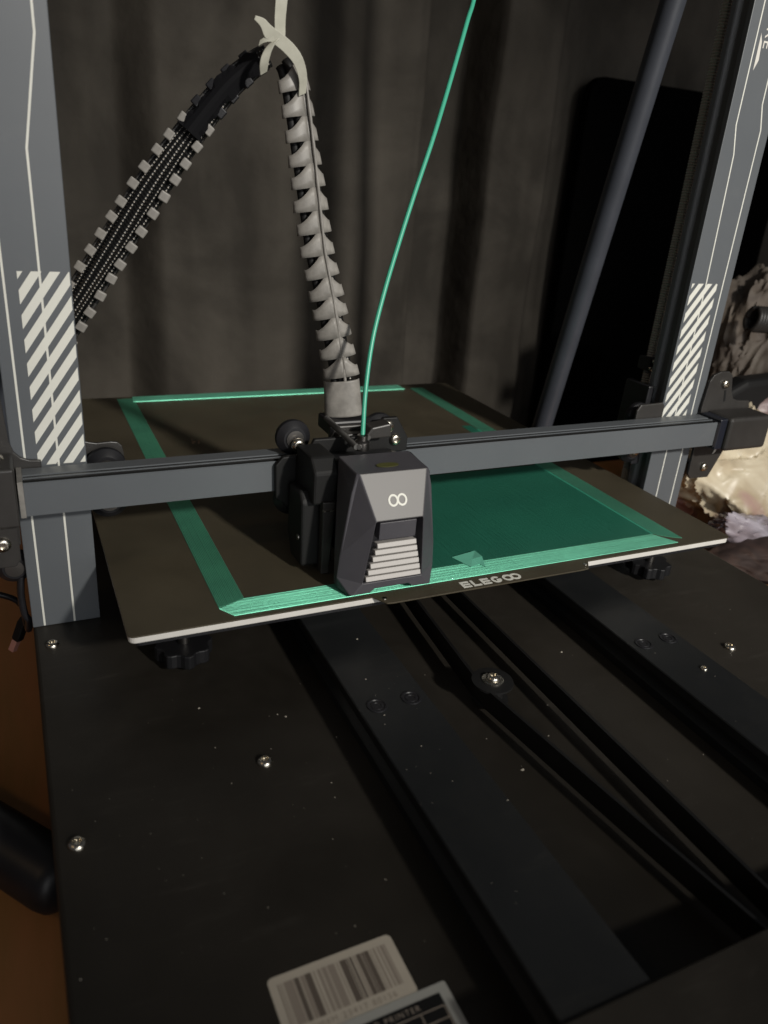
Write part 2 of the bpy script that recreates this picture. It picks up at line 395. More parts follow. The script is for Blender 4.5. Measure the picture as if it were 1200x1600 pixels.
# two V slot rails lying on the base, each 40 by 20
def rail(x0):
    x1 = x0 + 40
    pts = [(x0, ZB + .2), (x0, -40.5), (x0 + .8, -39.8), (x0 + 4, -37.6), (x0 + 4, -34.4), (x0 + .8, -32.2), (x0, -31.5), (x0, -26.6), (x0 + .6, -26),
           (x1 - .6, -26), (x1, -26.6), (x1, -31.5), (x1 - .8, -32.2), (x1 - 4, -34.4), (x1 - 4, -37.6), (x1 - .8, -39.8), (x1, -40.5), (x1, ZB + .2)]
    return build('rail', prism(bmesh.new(), [(a, b) for a, b in pts], 1, -236, 405), M['rail'], PR)
# (prism's axis 1 takes points as x, z)
r1, r2 = rail(104), rail(286)
HOLE = [(5.6, 0), (5.5, .5), (4.9, .62), (4.4, .5), (4.1, .08), (3.4, .08), (3.3, .32), (2.2, .36), (1.9, .05), (0, .05)]
hp = None
for x, par in ((114.5, r1), (134.5, r1), (296, r2), (316, r2)):
    if hp is None:
        hp = build('rail_bolt', lathe(bmesh.new(), HOLE, (x, -63, -26), (0, 0, 1), 24, cap=False), M['black'], par, smooth=True, auto=40, at=(x, -63, -26))
    else: copy_to(hp, (x, -63, -26), par)
build('front_cover', B(92, 338, -318, -236.15, ZB + .3, -24.6), M['black_base'], PR, bevel=1.2, seg=3)

# drive belt: two runs standing on edge, left run bent round an idler
bm = bmesh.new()
def beltrun(pts, z0, z1):
    p = [V((x, y, (z0 + z1) / 2)) for x, y in pts]
    ribbon(bm, p, [z1 - z0] * len(p), [(0, 0, 1)] * len(p), 1.9)
bl = build('drive_belt', (beltrun([(221.5, 380), (221.5, 200), (221.5, 0), (221.5, -120), (221.5, -236)], -42, -29.4), bm)[1], M['belt'], PR)
bm = bmesh.new()
beltrun([(205, 380), (196, 120), (187.5, 34), (181.5, -40), (180.2, -56), (180.4, -64), (181.8, -72), (192, -146), (205, -236)], -42, -29.4)
build('drive_belt', bm, M['belt'], PR)
ip = build('idler_pulley', lathe(bmesh.new(), [(10.5, 0), (10.5, 1.0), (7, 1.6), (7, 10.8), (12, 11.4), (12, 12.6), (7, 12.9), (0, 12.9)], (188, -60, -42), (0, 0, 1), 28), M['rubber'], PR, smooth=True, auto=40)
build('washer', lathe(bmesh.new(), [(6.2, 0), (6.2, .6), (5.4, .85), (0, .85)], (188, -60, -29.1), (0, 0, 1), 24), M['steel'], ip, smooth=True, auto=40)
build('screw', lathe(bmesh.new(), [(a * 1.0, b) for a, b in SCREW], (188, -60, -28.2), (0, 0, 1), 20, cap=False), M['steel'], ip, smooth=True, auto=50)
build('spacer', lathe(bmesh.new(), [(2.6, 0), (2.6, 4)], (188, -60, -46), (0, 0, 1), 14), M['darksteel'], ip, smooth=True, auto=40)

# posts: slot faces on the inner side, printed markings in front
def post(xi, xo):
    s = 1 if xo > xi else -1
    pts = [(xi, 100), (xo, 100), (xo, 120), (xi, 120), (xi, 115.6), (xi + s * .8, 114.8), (xi + s * 4, 112.6), (xi + s * 4, 107.4), (xi + s * .8, 105.2), (xi, 104.4)]
    return build('post', prism(bmesh.new(), pts, 2, ZB + .1, 700), [M['grey']], PR, bevel=.5, seg=2)
pl = post(-5.5, -45.0); pr_ = post(436.5, 479.5)
def on_front(u, v, h): return (u, 100 - h * .7, v)
def line(parent, pts, wd=1.15):
    bm = bmesh.new()
    for (a, b), (c, d) in zip(pts, pts[1:]):
        t = V((c - a, d - b)).normalized(); n = V((-t.y, t.x)) * (wd / 2); e = t * (wd * .12)
        poly2d(bm, on_front, [(a - n.x - e.x, b - n.y - e.y), (c - n.x + e.x, d - n.y + e.y), (c + n.x + e.x, d + n.y + e.y), (a + n.x - e.x, b + n.y - e.y)], h=.18 + .02 * random.random())
    build('printed_line', bm, M['white'], parent)
line(pl, [(-38.2, ZB + .8), (-38.2, 157), (-38.2, 360)])
line(pl, [(-20.8, ZB + .8), (-20.8, 226), (-12.4, 276), (-12.4, 420)])
line(pr_, [(452.8, ZB + .8), (452.8, 170), (450, 258), (445.6, 277), (445.6, 420)], 1.0)
line(pr_, [(470.8, ZB + .8), (470.8, 276), (466.3, 292), (465.4, 420)], 1.0)
def hatch(parent, x0, x1):
    bm = bmesh.new()
    k = 1.42; pitch = 12.9; th = 7.3
    for i in range(-6, 16):
        z0 = 59 + i * pitch
        q = clip_poly([(x0 - 1, z0), (x1 + 1, z0 + k * (x1 - x0 + 2)), (x1 + 1, z0 + k * (x1 - x0 + 2) + th), (x0 - 1, z0 + th)], x0, x1, 60.8, 167.6)
        if len(q) > 2: poly2d(bm, on_front, q, h=.26)
    build('hatch_marking', bm, M['white'], parent)
hatch(pl, -31.6, -6.2); hatch(pr_, 438.3, 464.8)
bm = bmesh.new()
m4 = Matrix(((0, 1, 0, 453.2), (0, 0, -1, 99.85), (-1, 0, 0, 338.2), (0, 0, 0, 1)))
text_into(bm, "RE", 11.2, m4, 1.12, 0.06)
build('lettering', bm, M['whitemark'], pr_)
bm = bmesh.new(); poly2d(bm, on_front, [(449.4, 311.5), (452.5, 318), (451.5, 329), (449.2, 334)], .2)
build('arrow_marking', bm, M['whitemark'], pr_)
build('top_beam', B(-45, 480, 99.5, 140, 700.2, 722), M['grey'], PR, bevel=1.5)

# cross beam with its grooved top
zt = lambda x: 0.0040 * (x - 215)
bp_ = [(74, 42), (96, 42), (96, 61.4), (95.4, 62), (85, 62), (84.2, 61.2), (84.2, 58.2), (82, 58.2), (82, 61.4), (81.4, 62), (80, 62), (80, 56.8), (75.6, 56.8), (75.6, 60.9), (74.8, 61.5), (74, 60.8)]
bm = bmesh.new()
A = [bm.verts.new((-40.6, y, z + zt(-40))) for y, z in bp_]; Z = [bm.verts.new((474, y, z + zt(474))) for y, z in bp_]
bm.faces.new(A); bm.faces.new(Z[::-1])
for i in range(len(bp_)): bm.faces.new((A[i], Z[i], Z[(i + 1) % len(bp_)], A[(i + 1) % len(bp_)]))
gb = build('cross_beam', bm, M['grey'], PR)
bm = bmesh.new(); prism(bm, [(78.2, 56.9), (79.93, 56.9), (79.93, 61.5), (78.2, 61.5)], 0, -40, 473); prism(bm, [(83.2, 58.3), (84.14, 58.3), (84.14, 61.5), (83.2, 61.5)], 0, -40, 473)
for v in bm.verts: v.co.z += zt(v.co.x)
build('groove_shade_strip', bm, M['belt'], gb, kind='stuff')  # black strips on the groove walls, standing in for shade in the grooves
build('end_cap', prism(bmesh.new(), [(73.6, 41.4), (96.4, 41.4), (96.4, 62.2), (73.6, 62.2)], 0, 474.1, 477), M['black'], gb)
build('end_cap', prism(bmesh.new(), [(73.4, 40.4), (96.4, 40.4), (96.4, 61.6), (73.4, 61.6)], 0, -43.4, -40.7), M['fin'], gb, label='pale edge at the left end of the beam')

# carriages that ride on the posts
WHEEL = [(4.2, -5.5), (7.6, -5.4), (9.2, -4.2), (11.6, -1.9), (11.9, -.6), (11.9, .6), (11.6, 1.9), (9.2, 4.2), (7.6, 5.4), (4.2, 5.5)]
def wheel(pos, parent, axis=(0, -1, 0), r=1.0, screw=True):
    o = build('wheel', lathe(bmesh.new(), [(a * r, h * r) for a, h in WHEEL], pos, axis, 28), M['black'], parent, smooth=True, auto=22)
    build('hub_ring', lathe(bmesh.new(), [(2.4 * r, 5.5 * r), (5.6 * r, 5.6 * r), (5.9 * r, 6.2 * r), (2.4 * r, 6.3 * r)], pos, axis, 20), M['darksteel'], o, smooth=True, auto=40)
    if screw:
        p = V(pos) + V(axis) * 6.2
        build('screw', lathe(bmesh.new(), [(a * r, h * r) for a, h in SCREW], p, axis, 18, cap=False), M['steel'], o, smooth=True, auto=50)
    return o
def fscrew(pos, parent, r=1.0):
    return build('screw', lathe(bmesh.new(), [(a * r, h * r) for a, h in SCREW], pos, (0, -1, 0), 20, cap=False), M['steel'], parent, smooth=True, auto=50)
# right
cr = build('carriage_plate', prism(bmesh.new(), [(477.5, 68), (479.6, 90), (483, 95.5), (490, 98), (499.5, 98), (504, 95), (508, 80), (512, 74), (518, 72.2), (532, 71.4), (534, 66), (534, 40), (520, 34), (516, 26), (505.4, 3.2), (484.5, 3.6), (481, 8), (480.3, 40)], 1, 96.6, 99.2), M['bracket'], PR, bevel=.5, seg=2)
fscrew((497.6, 96.5, 87.6), cr); fscrew((497, 96.5, 13.9), cr)
build('slot_hole', prism(bmesh.new(), [(498.6, 82), (500.6, 82.4), (502.6, 73), (500.8, 72)], 1, 96.35, 96.7), M['rubber'], cr)
build('slot_hole', prism(bmesh.new(), [(503.5, 25), (505.8, 26.2), (509.5, 34), (507.6, 34.2)], 1, 96.35, 96.7), M['whitemark'], cr)  # pale patch: the glint on this slot put into the colour
wheel((477, 110, 88), cr, r=.95, screw=False); wheel((483, 110, 10), cr, r=.95, screw=False)
build('tensioner_body', B(484.6, 533, 70.4, 96.4, 37.4, 66.2), M['bracket'], PR, bevel=3.2, seg=4)
build('tensioner_neck', B(477.1, 486, 73.8, 95.8, 38.6, 64.6), M['slot'], PR, bevel=1)
fscrew((489, 99, 67), cr, .7)
rw = wheel((421, 110, 60), PR); copy_to(rw, (421, 110, 20), PR)
build('bracket_tab', prism(bmesh.new(), [(408, 69), (411, 73.6), (434, 74.4), (436.2, 72), (436.2, 36), (408, 36)], 1, 97.2, 99.6), M['bracket'], PR, bevel=.8)
build('nut_block', prism(bmesh.new(), [(428, 16), (436.2, 16), (436.2, 84), (430, 84)], 1, 112, 140), M['black'], PR, bevel=1)
# left
cl = build('carriage_plate', prism(bmesh.new(), [(-100, 150), (-48.8, 150), (-46.6, 100), (-45.2, 76), (-43.4, 70.5), (-40.4, 67), (-36, 65.2), (-30, 64.6), (-30, 45), (-44.6, 40), (-45.6, 14), (-50, 8), (-100, 8)], 1, 96.6, 99.2), M['bracket'], PR, bevel=.5, seg=2)
build('motor_housing', B(-110, -44.2, 70, 96.4, 36.2, 70.6), M['bracket'], PR, bevel=1.6, seg=3)
build('screw', lathe(bmesh.new(), SCREW, (-52.5, 88, 70.6), (0, 0, 1), 20, cap=False), M['steel'], PR, smooth=True, auto=50)
fscrew((-54.6, 96.4, 16.5), cl, 1.05)
build('lower_plate', prism(bmesh.new(), [(-110, 36), (-45.8, 36), (-46.2, 15), (-49, 11), (-110, 11)], 1, 74, 77), M['bracket'], PR, bevel=.6)
fscrew((-54.2, 73.9, 25.6), cl, 1.1)
lw = wheel((5.8, 110, 53.2), PR); copy_to(lw, (5.8, 110, 20), PR)
build('bracket_tab', prism(bmesh.new(), [(-5.2, 36), (-5.2, 67.6), (-2, 66.6), (2, 65.8), (10, 66.2), (14, 65.6), (16.5, 63), (17.4, 58), (17.4, 36)], 1, 116.5, 118.6), M['bracket'], PR, bevel=.6)
wheel((-51, 110, -6), PR, r=.9, screw=False)

# threaded rod by the right post, and the brace behind it
bm = bmesh.new()
lathe(bm, [(3.1 + (.9 if i % 2 else 0), i * 1.0) for i in range(0, 560)], (449.4, 137, -20), (0, 0, 1), 12)
build('threaded_rod', bm, mat('zinc_thread', (.42, .42, .40), .4, .3), PR, smooth=False)
cp = build('rod_coupling', lathe(bmesh.new(), [(8, 0), (8, 14), (6, 15), (6, 26)], (449.4, 137, -46), (0, 0, 1), 20), M['fin'], PR, smooth=True, auto=40)
gz = build('rod_nut', B(441, 455, 128, 142, 92, 103), M['black'], PR, bevel=1)
for x, z in ((444.5, 100.5), (448.5, 97), (442.5, 94.5)):
    build('screw', lathe(bmesh.new(), [(a * .42, b * .5) for a, b in SCREW], (x, 128, z), (0, -1, 0), 14, cap=False), M['steel'], gz, smooth=True, auto=50)
build('brace_tube', tube(bmesh.new(), [V((488, 326, -70)), V((488, 311.8, 2)), V((488, 236.4, 375)), V((488, 170, 700))], 10.6, 24), M['tube'], PR, smooth=True, auto=60)
build('brace_tube', tube(bmesh.new(), [V((-54, 326, -70)), V((-54, 311.8, 2)), V((-54, 236.4, 375)), V((-54, 170, 700))], 10.6, 24), M['tube'], PR, smooth=True, auto=60)

# stickers on the base
def rrect(w_, h_, r, n=5):
    out = []
    for cx, cy, a in ((w_ - r, h_ - r, 0), (r, h_ - r, 90), (r, r, 180), (w_ - r, r, 270)):
        out += [(cx + r * math.cos(math.radians(a + 90 * i / n)), cy + r * math.sin(math.radians(a + 90 * i / n))) for i in range(n + 1)]
    return out
def sticker_f(ox, oy, ang, z):
    c, s = math.cos(ang), math.sin(ang)
    return lambda u, v, h: (ox + u * c - v * s, oy + u * s + v * c, z + h)
sf = sticker_f(22.2, -197.6, math.radians(.6), ZB)
bm = bmesh.new(); poly2d(bm, sf, rrect(50.4, 26.0, 2.2), .12)
st = build('barcode_sticker', bm, M['paper'], PR, label='white rounded sticker printed with a barcode')
sb = sticker_f(22.2, -197.6, math.radians(.6), ZB + .12)
bm = bmesh.new(); bm2 = bmesh.new()
bars = [(3, .7, 1), (4.2, .5, 1), (5.4, 3.6, 0), (9.4, 1.9, 2), (11.8, 1.6, 0), (13.6, 2.5, 2), (17.0, .5, 0), (18.6, 1.2, 1), (20.4, 1.7, 0), (22.6, 2.9, 1), (26.3, .5, 1), (27.6, 2.6, 2), (30.5, .6, 2), (31.6, 1.0, 2),
        (33.2, .7, 1), (34.4, 1.9, 2), (36.6, .8, 2), (37.6, 2.0, 2), (40.2, .5, 1), (41.4, .9, 0), (43.2, .7, 1), (44.5, 1.4, 1), (46.2, .5, 0)]
for u, w_, k in bars:
    poly2d(bm if k == 2 else bm2, sb, [(u, 5.6), (u + w_, 5.6), (u + w_, 22.6), (u, 22.6)], .05)
build('barcode', bm, M['ink'], st); build('barcode', bm2, M['inkgrey'], st)
bm = bmesh.new()
ca, sa = math.cos(math.radians(.6)), math.sin(math.radians(.6))
text_into(bm, "PNPM4M 23417 80156", 3.3, Matrix(((ca, -sa, 0, 26.8), (sa, ca, 0, -195.6), (0, 0, 1, ZB + .17), (0, 0, 0, 1))), 1.25, .02)
build('lettering', bm, M['inkgrey'], st)
sf2 = sticker_f(83.4, -196.3, math.radians(180 + .4), ZB + .13)
bm = bmesh.new(); poly2d(bm, sf2, rrect(74, 48, .8), .12)
st2 = build('rating_sticker', bm, M['silver'], PR, label='black rating plate sticker with silver border')
sf3 = sticker_f(83.4, -196.3, math.radians(180 + .4), ZB + .25)
bm = bmesh.new(); poly2d(bm, sf3, [(4, 3.4), (72, 3.4), (72, 46), (4, 46)], .05)
build('dark_panel', bm, M['rubber'], st2)
sf4 = sticker_f(83.4, -196.3, math.radians(180 + .4), ZB + .30)
bm = bmesh.new()
for a in ((4.4, 8.0, 40, .4), (4.4, 12.4, 40, .4), (4.4, 17, 40, .4), (4.4, 8.0, .4, 30), (14, 8, .4, 30), (30, 8, .4, 30)):
    poly2d(bm, sf4, [(a[0], a[1]), (a[0] + a[2], a[1]), (a[0] + a[2], a[1] + a[3]), (a[0], a[1] + a[3])], .03 + .002 * a[1] / 10)
build('table_lines', bm, M['inkgrey'], st2)
bm = bmesh.new()
text_into(bm, "3D PRINTER", 3.0, Matrix(((1, 0, 0, 50), (0, 1, 0, -203.2), (0, 0, 1, ZB + .36), (0, 0, 0, 1))), 1.3, .02)
build('lettering', bm, M['inkgrey'], st2)

# ================================================================== BED
BD = thing('print_bed', 'white edged square heated bed on levelling knobs above the black base', 'print bed', (215, 215, -12))
def rr3(x0, x1, y0, y1, r):
    return [(x0 + u, y0 + v) for u, v in rrect(x1 - x0, y1 - y0, r)]
build('bed_slab', prism(bmesh.new(), rr3(.4, 429.6, .4, 440.5, 4), 2, -4.6, -.95), M['edge'], BD, bevel=.4)
build('bed_underside', prism(bmesh.new(), rr3(3, 427, 3, 430, 4), 2, -8, -4.62), M['black'], BD)
build('carriage_plate', B(70, 360, 150, 300, -22, -18.5), M['bracket'], BD, bevel=.6)
build('carriage_arm', B(20, 410, 26, 50, -22.2, -19), M['bracket'], BD, bevel=.6)
build('carriage_arm', B(20, 410, 384, 408, -22.2, -19), M['bracket'], BD, bevel=.6)
build('carriage_spine', B(190, 250, 50.2, 383.8, -22.4, -19.2), M['bracket'], BD, bevel=.6)
bm = bmesh.new()
n = 40
ring = []
for k in range(2):
    ring.append([bm.verts.new(V((35 + math.cos(2 * math.pi * i / n) * (15.6 + 1.5 * math.cos(8 * 2 * math.pi * i / n)), 38 + math.sin(2 * math.pi * i / n) * (15.6 + 1.5 * math.cos(8 * 2 * math.pi * i / n)), -42.5 + 9 * k))) for i in range(n)])
for i in range(n): bm.faces.new((ring[0][i], ring[0][(i + 1) % n], ring[1][(i + 1) % n], ring[1][i]))
bm.faces.new(ring[0][::-1]); bm.faces.new(ring[1])
kn = build('levelling_knob', bm, mat('grey_knob', (.007, .007, .008), .5, spec=.3, var=.1), BD, bevel=.8, at=(35, 38, -42.5))
build('knob_stem', lathe(bmesh.new(), [(3.5, 0), (3.5, 25)], (35, 38, -33.4), (0, 0, 1), 14), M['darksteel'], kn, smooth=True, auto=40)
for p in ((395, 38, -42.5), (35, 395, -42.5), (395, 395, -42.5)): copy_to(kn, p, BD)

# flexible sheet with its front tab and printed name
sheet = rr3(0, 430, 0, 441, 4)
pts = [p for p in sheet]
# insert the tab along the front edge (points run counter-clockwise, front edge last)
tab = [(138, 0), (143.5, -8.8), (147, -9.4), (286, -9.4), (290.5, -8.8), (297, 0)]
pts = [p for p in pts[:18]] + tab + [p for p in pts[18:]]
SH = thing('build_sheet', 'dark brown textured removable plate lying on the white edged bed', 'build plate', (215, 215, -.9))
build('sheet', prism(bmesh.new(), pts, 2, -.9, 0), M['pei'], SH, bevel=.15)
onp = lambda u, v, h: (u, v, h)
bm = bmesh.new()
def lf(ox, oy, wd, ht):
    return lambda u, v, h: (ox + u * wd + .55 * (v * ht) * .0, oy + v * ht, h)
ht, y0 = 7.0, -7.1
def bar(x0, x1, a, b): poly2d(bm, onp, [(x0, y0 + a * ht), (x1, y0 + a * ht), (x1, y0 + b * ht), (x0, y0 + b * ht)], .12)
x = 196.2; t_ = 1.75
for ch in "ELE":
    if ch == 'E':
        bar(x, x + t_, 0, 1)
        for a, b in ((0, .24), (.39, .61), (.76, 1)): bar(x + t_ + .01, x + 6.2, a, b)
        x += 7.5
    else:
        bar(x, x + t_, 0, 1); bar(x + t_ + .01, x + 5.8, 0, .24); x += 6.9
ring2d(bm, onp, x + 3.6, y0 + ht / 2, 2.75, 2.75, t_, 40, 330, 24, .12)
bar(x + 3.6, x + 6.9, .32, .54)
x += 8.3
ring2d(bm, onp, x + 3.9, y0 + ht / 2, 3.0, 2.75, t_, 0, 360, 28, .12)
ring2d(bm, onp, x + 9.4, y0 + ht / 2, 3.0, 2.75, t_, 0, 360, 28, .125)
build('lettering', bm, M['white'], SH)
for cx in (144.2, 291.6): build('edge_notch', lathe(bmesh.new(), [(1.5, 0), (1.4, .3), (0, .35)], (cx, -3.6, 0), (0, 0, 1), 12), M['steel'], SH)

# ================================================================== PRINTED FIRST LAYER: every bead laid as a ridge
PT = thing('printed_layer', 'thin green printed outline and filled patch stuck on the brown build plate', 'print', (215, 215, 0))
def beads(name, x0, x1, y0, y1, along, pitch=.95, m=None, z0=0.0, ends=None, label=None, hgt=.46):
    bm = bmesh.new()
    lo, hi = (y0, y1) if along == 'x' else (x0, x1); n = max(1, round((hi - lo) / pitch)); p = (hi - lo) / n
    prof_ = [(-.5, 0), (-.46, .42), (-.33, .76), (0, 1), (.33, .76), (.46, .42), (.5, 0)]
    for i in range(n):
        c = lo + (i + .5) * p; hh = hgt * (1 + .05 * random.uniform(-1, 1))
        e0, e1 = (x0, x1) if along == 'x' else (y0, y1)
        if ends: e0, e1 = ends((i + .5) / n, e0, e1)
        k = 5; rows = []
        for j in range(k + 1):
            s = e0 + (e1 - e0) * j / k; wob = .06 * random.uniform(-1, 1); row = []
            for a, b in prof_:
                q = (s, c + a * p + wob, z0 + b * hh) if along == 'x' else (c + a * p + wob, s, z0 + b * hh)
                row.append(bm.verts.new(q))
            rows.append(row)
        for r0, r1_ in zip(rows, rows[1:]):
            for a in range(6): bm.faces.new((r0[a], r0[a + 1], r1_[a + 1], r1_[a]))
        bm.faces.new(rows[0]); bm.faces.new(rows[-1][::-1])
    return build(name, bm, m or M['green'], PT, smooth=True, auto=70, label=label)
beads('strip', 60, 376, 4.2, 21.0, 'x', ends=lambda t, a, b: (57 - 11.2 * t if t < .58 else 50.5 + 39 * (t - .58), b + 6 * (1 - t) - 4 * t), label='bright front strip of the green outline')
beads('strip', 68, 366, 421.5, 438.5, 'x', hgt=.85, ends=lambda t, a, b: (a - 4 + 2 * t, b), label='bright back strip of the green outline')
beads('strip', 50.4, 66.8, 14.6, 434, 'y', ends=lambda t, a, b: (a + 6.4 * t, b), label='dark left strip of the green outline')
beads('strip', 374.2, 390.5, 20, 424, 'y', ends=lambda t, a, b: (a - 13 * t ** .6 + 2, b), label='dark right strip of the green outline')
beads('filled_patch', 166, 373.2, 21.6, 168, 'y', pitch=1.0, m=M['greenfill'], hgt=.30, label='solid dark green filled area beside the print head')
beads('filled_edge', 372.0, 374.0, 21.6, 270, 'y', pitch=1.0, m=M['greenfil'], z0=.06, hgt=.34)
beads('filled_end', 362, 373.0, 262, 283, 'y', m=M['greenfill'], hgt=.30)
bm = bmesh.new()
P_ = [(208.5, 30.5, .5), (226.7, 31.5, 2.2), (219.8, 23.2, 1.2), (214.0, 14.5, .5), (223.4, 12.2, .6), (226.4, 22, 2.8), (221.5, 16.5, .5)]
vs = [bm.verts.new(p) for p in P_]
for f in ((0, 1, 2), (0, 2, 3), (1, 5, 2), (5, 4, 6), (2, 5, 6), (2, 6, 3)): bm.faces.new([vs[i] for i in f])
build('curled_flake', bm, mat('pale_green_flake', (.14, .48, .34), .4), PT, solid=.35, label='small peeled up pale green flake')
bm = bmesh.new()
for i in range(7):
    p = V((98 + random.uniform(-4, 4), 293 + random.uniform(-7, 7), 0)); lathe(bm, [(1.6 * random.uniform(.5, 1), 0), (.9, .5), (0, .7)], p, (0, 0, 1), 6)
build('plastic_crumb', bm, mat('brown_crumb', (.16, .10, .06), .5), PT, kind='stuff')

# ================================================================== PRINT HEAD
XC = 150.2
HD = thing('extruder', 'charcoal print head with vented front shield hanging on the crossbeam', 'print head', (XC, 40, 3))
X_ = lambda d: XC + d
bm = bmesh.new()
def sym(*pts):
    return [(bm.verts.new((X_(-a * 1.03), y, z)), bm.verts.new((X_(a * 1.05), y, z))) for a, y, z in pts]
TL, WA, GB, FT, FO, OM, OL, OB, OT, TC, RT, RM, RB = sym(
    (20.4, 10.5, 74.6), (14.2, -2.6, 49.8), (18.4, .4, 9.6), (23.6, .8, 2.4), (25.2, 1.6, 2.2), (29.6, 10, 25), (30.8, 10.5, 11), (29, 11, 3), (24.6, 10.5, 62.5), (22, 11.4, 73.8), (22, 38, 75), (29.6, 18, 25), (29, 18, 3))
PNb = sym((10.5, .6, 5.4), (13.6, .6, 3.0))
def q(*v): bm.faces.new(v)
q(TL[0], WA[0], WA[1], TL[1]); bm.faces.ensure_lookup_table(); bm.faces[-1].material_index = 1
for s in (0, 1):
    q(TL[s], TC[s], OT[s]); q(TL[s], OT[s], OM[s], WA[s]); q(WA[s], OM[s], OL[s], GB[s]); q(GB[s], OL[s], FO[s], FT[s]); q(OL[s], OB[s], FO[s])
    q(TC[s], RT[s], RM[s], OM[s], OT[s]); q(OM[s], RM[s], RB[s], OB[s], OL[s])
# recessed vent bay between waist and foot, then the lower lip with its notch
bay = sym((13.6, 5.6, 47.0), (17.6, 6.4, 10.5))
q(WA[0], bay[0][0], bay[0][1], WA[1]); q(GB[0], bay[1][0], bay[1][1], GB[1]); q(bay[0][0], bay[1][0], bay[1][1], bay[0][1])
for s in (0, 1): q(WA[s], GB[s], bay[1][s], bay[0][s])
q(GB[0], GB[1], PNb[0][1], PNb[0][0]); 
for s in (0, 1): q(GB[s], FT[s], PNb[1][s], PNb[0][s])
q(TL[0], TC[0], RT[0], RT[1], TC[1], TL[1])
bmesh.ops.remove_doubles(bm, verts=bm.verts, dist=.001)
sh = build('front_shield', bm, [M['shell'], M['panel']], HD, bevel=1.0, seg=3)
# vent slats
a0, a1 = V((0, -1.1, 36.2)), V((0, -.2, 10.6))
for i in range(6):
    t = (i + .5) / 6; c = a0.lerp(a1, t); half = 11.6 + (18.0 - 11.6) * t + .3
    bm = bmesh.new(); d = 1.45
    prism(bm, [(c.y - .2, c.z + d), (c.y - 1.2, c.z - d + .2), (c.y + 1.0, c.z - d - .1), (c.y + 4.5, c.z + d - .7)], 0, X_(-half), X_(half))
    build('vent_slat', bm, M['shell2'] if 'shell2' in M else M.setdefault('shell2', mat('grey_slat_plastic', (.42, .40, .38), .42)), sh, bevel=.3)
build('vent_cover', prism(bmesh.new(), [(-1.2, 48.2), (-1.0, 37.4), (4.6, 37.4), (4.8, 47.6)], 0, X_(-11.6), X_(11.6)), M['shell'], sh, bevel=.4)
# linked rings badge on the upper panel
pn = V((0, WA[0].co.y if False else 0, 0))
pa, pb = V((0, -2.6, 49.8)), V((0, 10.5, 74.6)); up = (pb - pa).normalized(); nrm = V((0, -up.z, up.y))
fb = lambda u, v, h: tuple(V((X_(u), pa.y, pa.z)) + up * v + nrm * (h + .03))
bm = bmesh.new(); ring2d(bm, fb, -2.75, 11.2, 2.6, 3.0, 1.15, h=.2); ring2d(bm, fb, 2.75, 11.2, 2.6, 3.0, 1.15, h=.22)
build('ring_badge', bm, M['white'], sh)
# top badge
bm = bmesh.new(); poly2d(bm, lambda u, v, h: (X_(u), v, 74.75 + h), [(7.0 * math.cos(a) , 19 + 3.4 * math.sin(a)) for a in [2 * math.pi * i / 28 for i in range(28)]], .25)
build('oval_badge', bm, M['olive'], sh)
# body behind the shield, blower on the left
build('head_body', prism(bmesh.new(), [(12, 14), (12, 72), (38.4, 74.6), (46, 70), (69, 66), (69, 12)], 0, X_(-22), X_(25)), M['black'], HD, bevel=1.5)
build('motor_block', prism(bmesh.new(), [(36, 46), (36, 66), (44, 73.6), (69, 73), (69, 46)], 0, X_(-38), X_(-22.3)), M['rubber'], HD, bevel=1.5)
blw = build('blower', prism(bmesh.new(), [(40, 4), (42, 46), (47, 52), (66, 50), (68, 18), (60, 3)], 0, X_(-43), X_(-22.6)), M['rubber'], HD, bevel=2, seg=3)
bm = bmesh.new(); prism(bm, [(X_(-32.8), 48.6), (X_(-24.2), 48.2), (X_(-27.4), 1.0), (X_(-32.4), 1.0)], 1, 33, 39)
build('duct_strip', bm, M['bracket'], HD, bevel=.7)
bm = bmesh.new(); prism(bm, [(X_(-32.8), 44.0), (X_(-24.6), 43.8), (X_(-24.7), 42.8), (X_(-32.8), 42.8)], 1, 32.4, 34)
build('metal_clip', bm, M['steel'], HD)
build('cable_glint', lathe(bmesh.new(), [(2.2, 0), (2, .6), (0, .8)], (X_(-43.2), 46, 22), (-1, 0, 0), 10), M['darksteel'], blw)
build('nozzle', lathe(bmesh.new(), [(.6, 0), (4, 4), (4, 8), (6, 9), (9, 9), (9, 14.5)], (XC, 40, .4), (0, 0, 1), 16), M['darksteel'], HD, smooth=True, auto=30)
# plate that carries the wheels
cpz = build('wheel_plate', prism(bmesh.new(), [(X_(-50), 38), (X_(-50.5), 60), (X_(-46), 65), (X_(-30), 66), (X_(-26), 75), (X_(14), 75), (X_(20), 86), (X_(30), 86), (X_(38.5), 72), (X_(38.5), 62.6), (X_(27), 62.6), (X_(25.5), 30), (X_(-40), 30)], 1, 69.4, 73), M['rubber'], HD, bevel=.8)
wl = wheel((X_(-35), 85, 72.4), HD, r=.95, screw=False); wheel((X_(24), 85, 72.8), HD, r=1.0, screw=False)
wheel((X_(-35), 85, 31.6), HD, r=1.0, screw=False)
fscrew((116.3, 77, 69.4), cpz, 1.15); fscrew((X_(-33.1), 69.2, 60.4), cpz, .85); fscrew((X_(-22.0), 69.2, 68.6), cpz, .7)
fscrew((X_(22.8), 69.2, 80.6), cpz, 1.15); fscrew((X_(29), 69.2, 71.4), cpz, 1.0)
build('cable_bar', tube(bmesh.new(), [V((X_(-8.5), 96, 79.5)), V((X_(-8.0), 46, 77))], 1.9, 10), M['bar2'], HD, smooth=True, auto=60)
build('cable_bar', tube(bmesh.new(), [V((X_(5), 58, 78)), V((X_(-7), 45, 77))], 1.6, 10), M['bar2'], HD, smooth=True, auto=60)
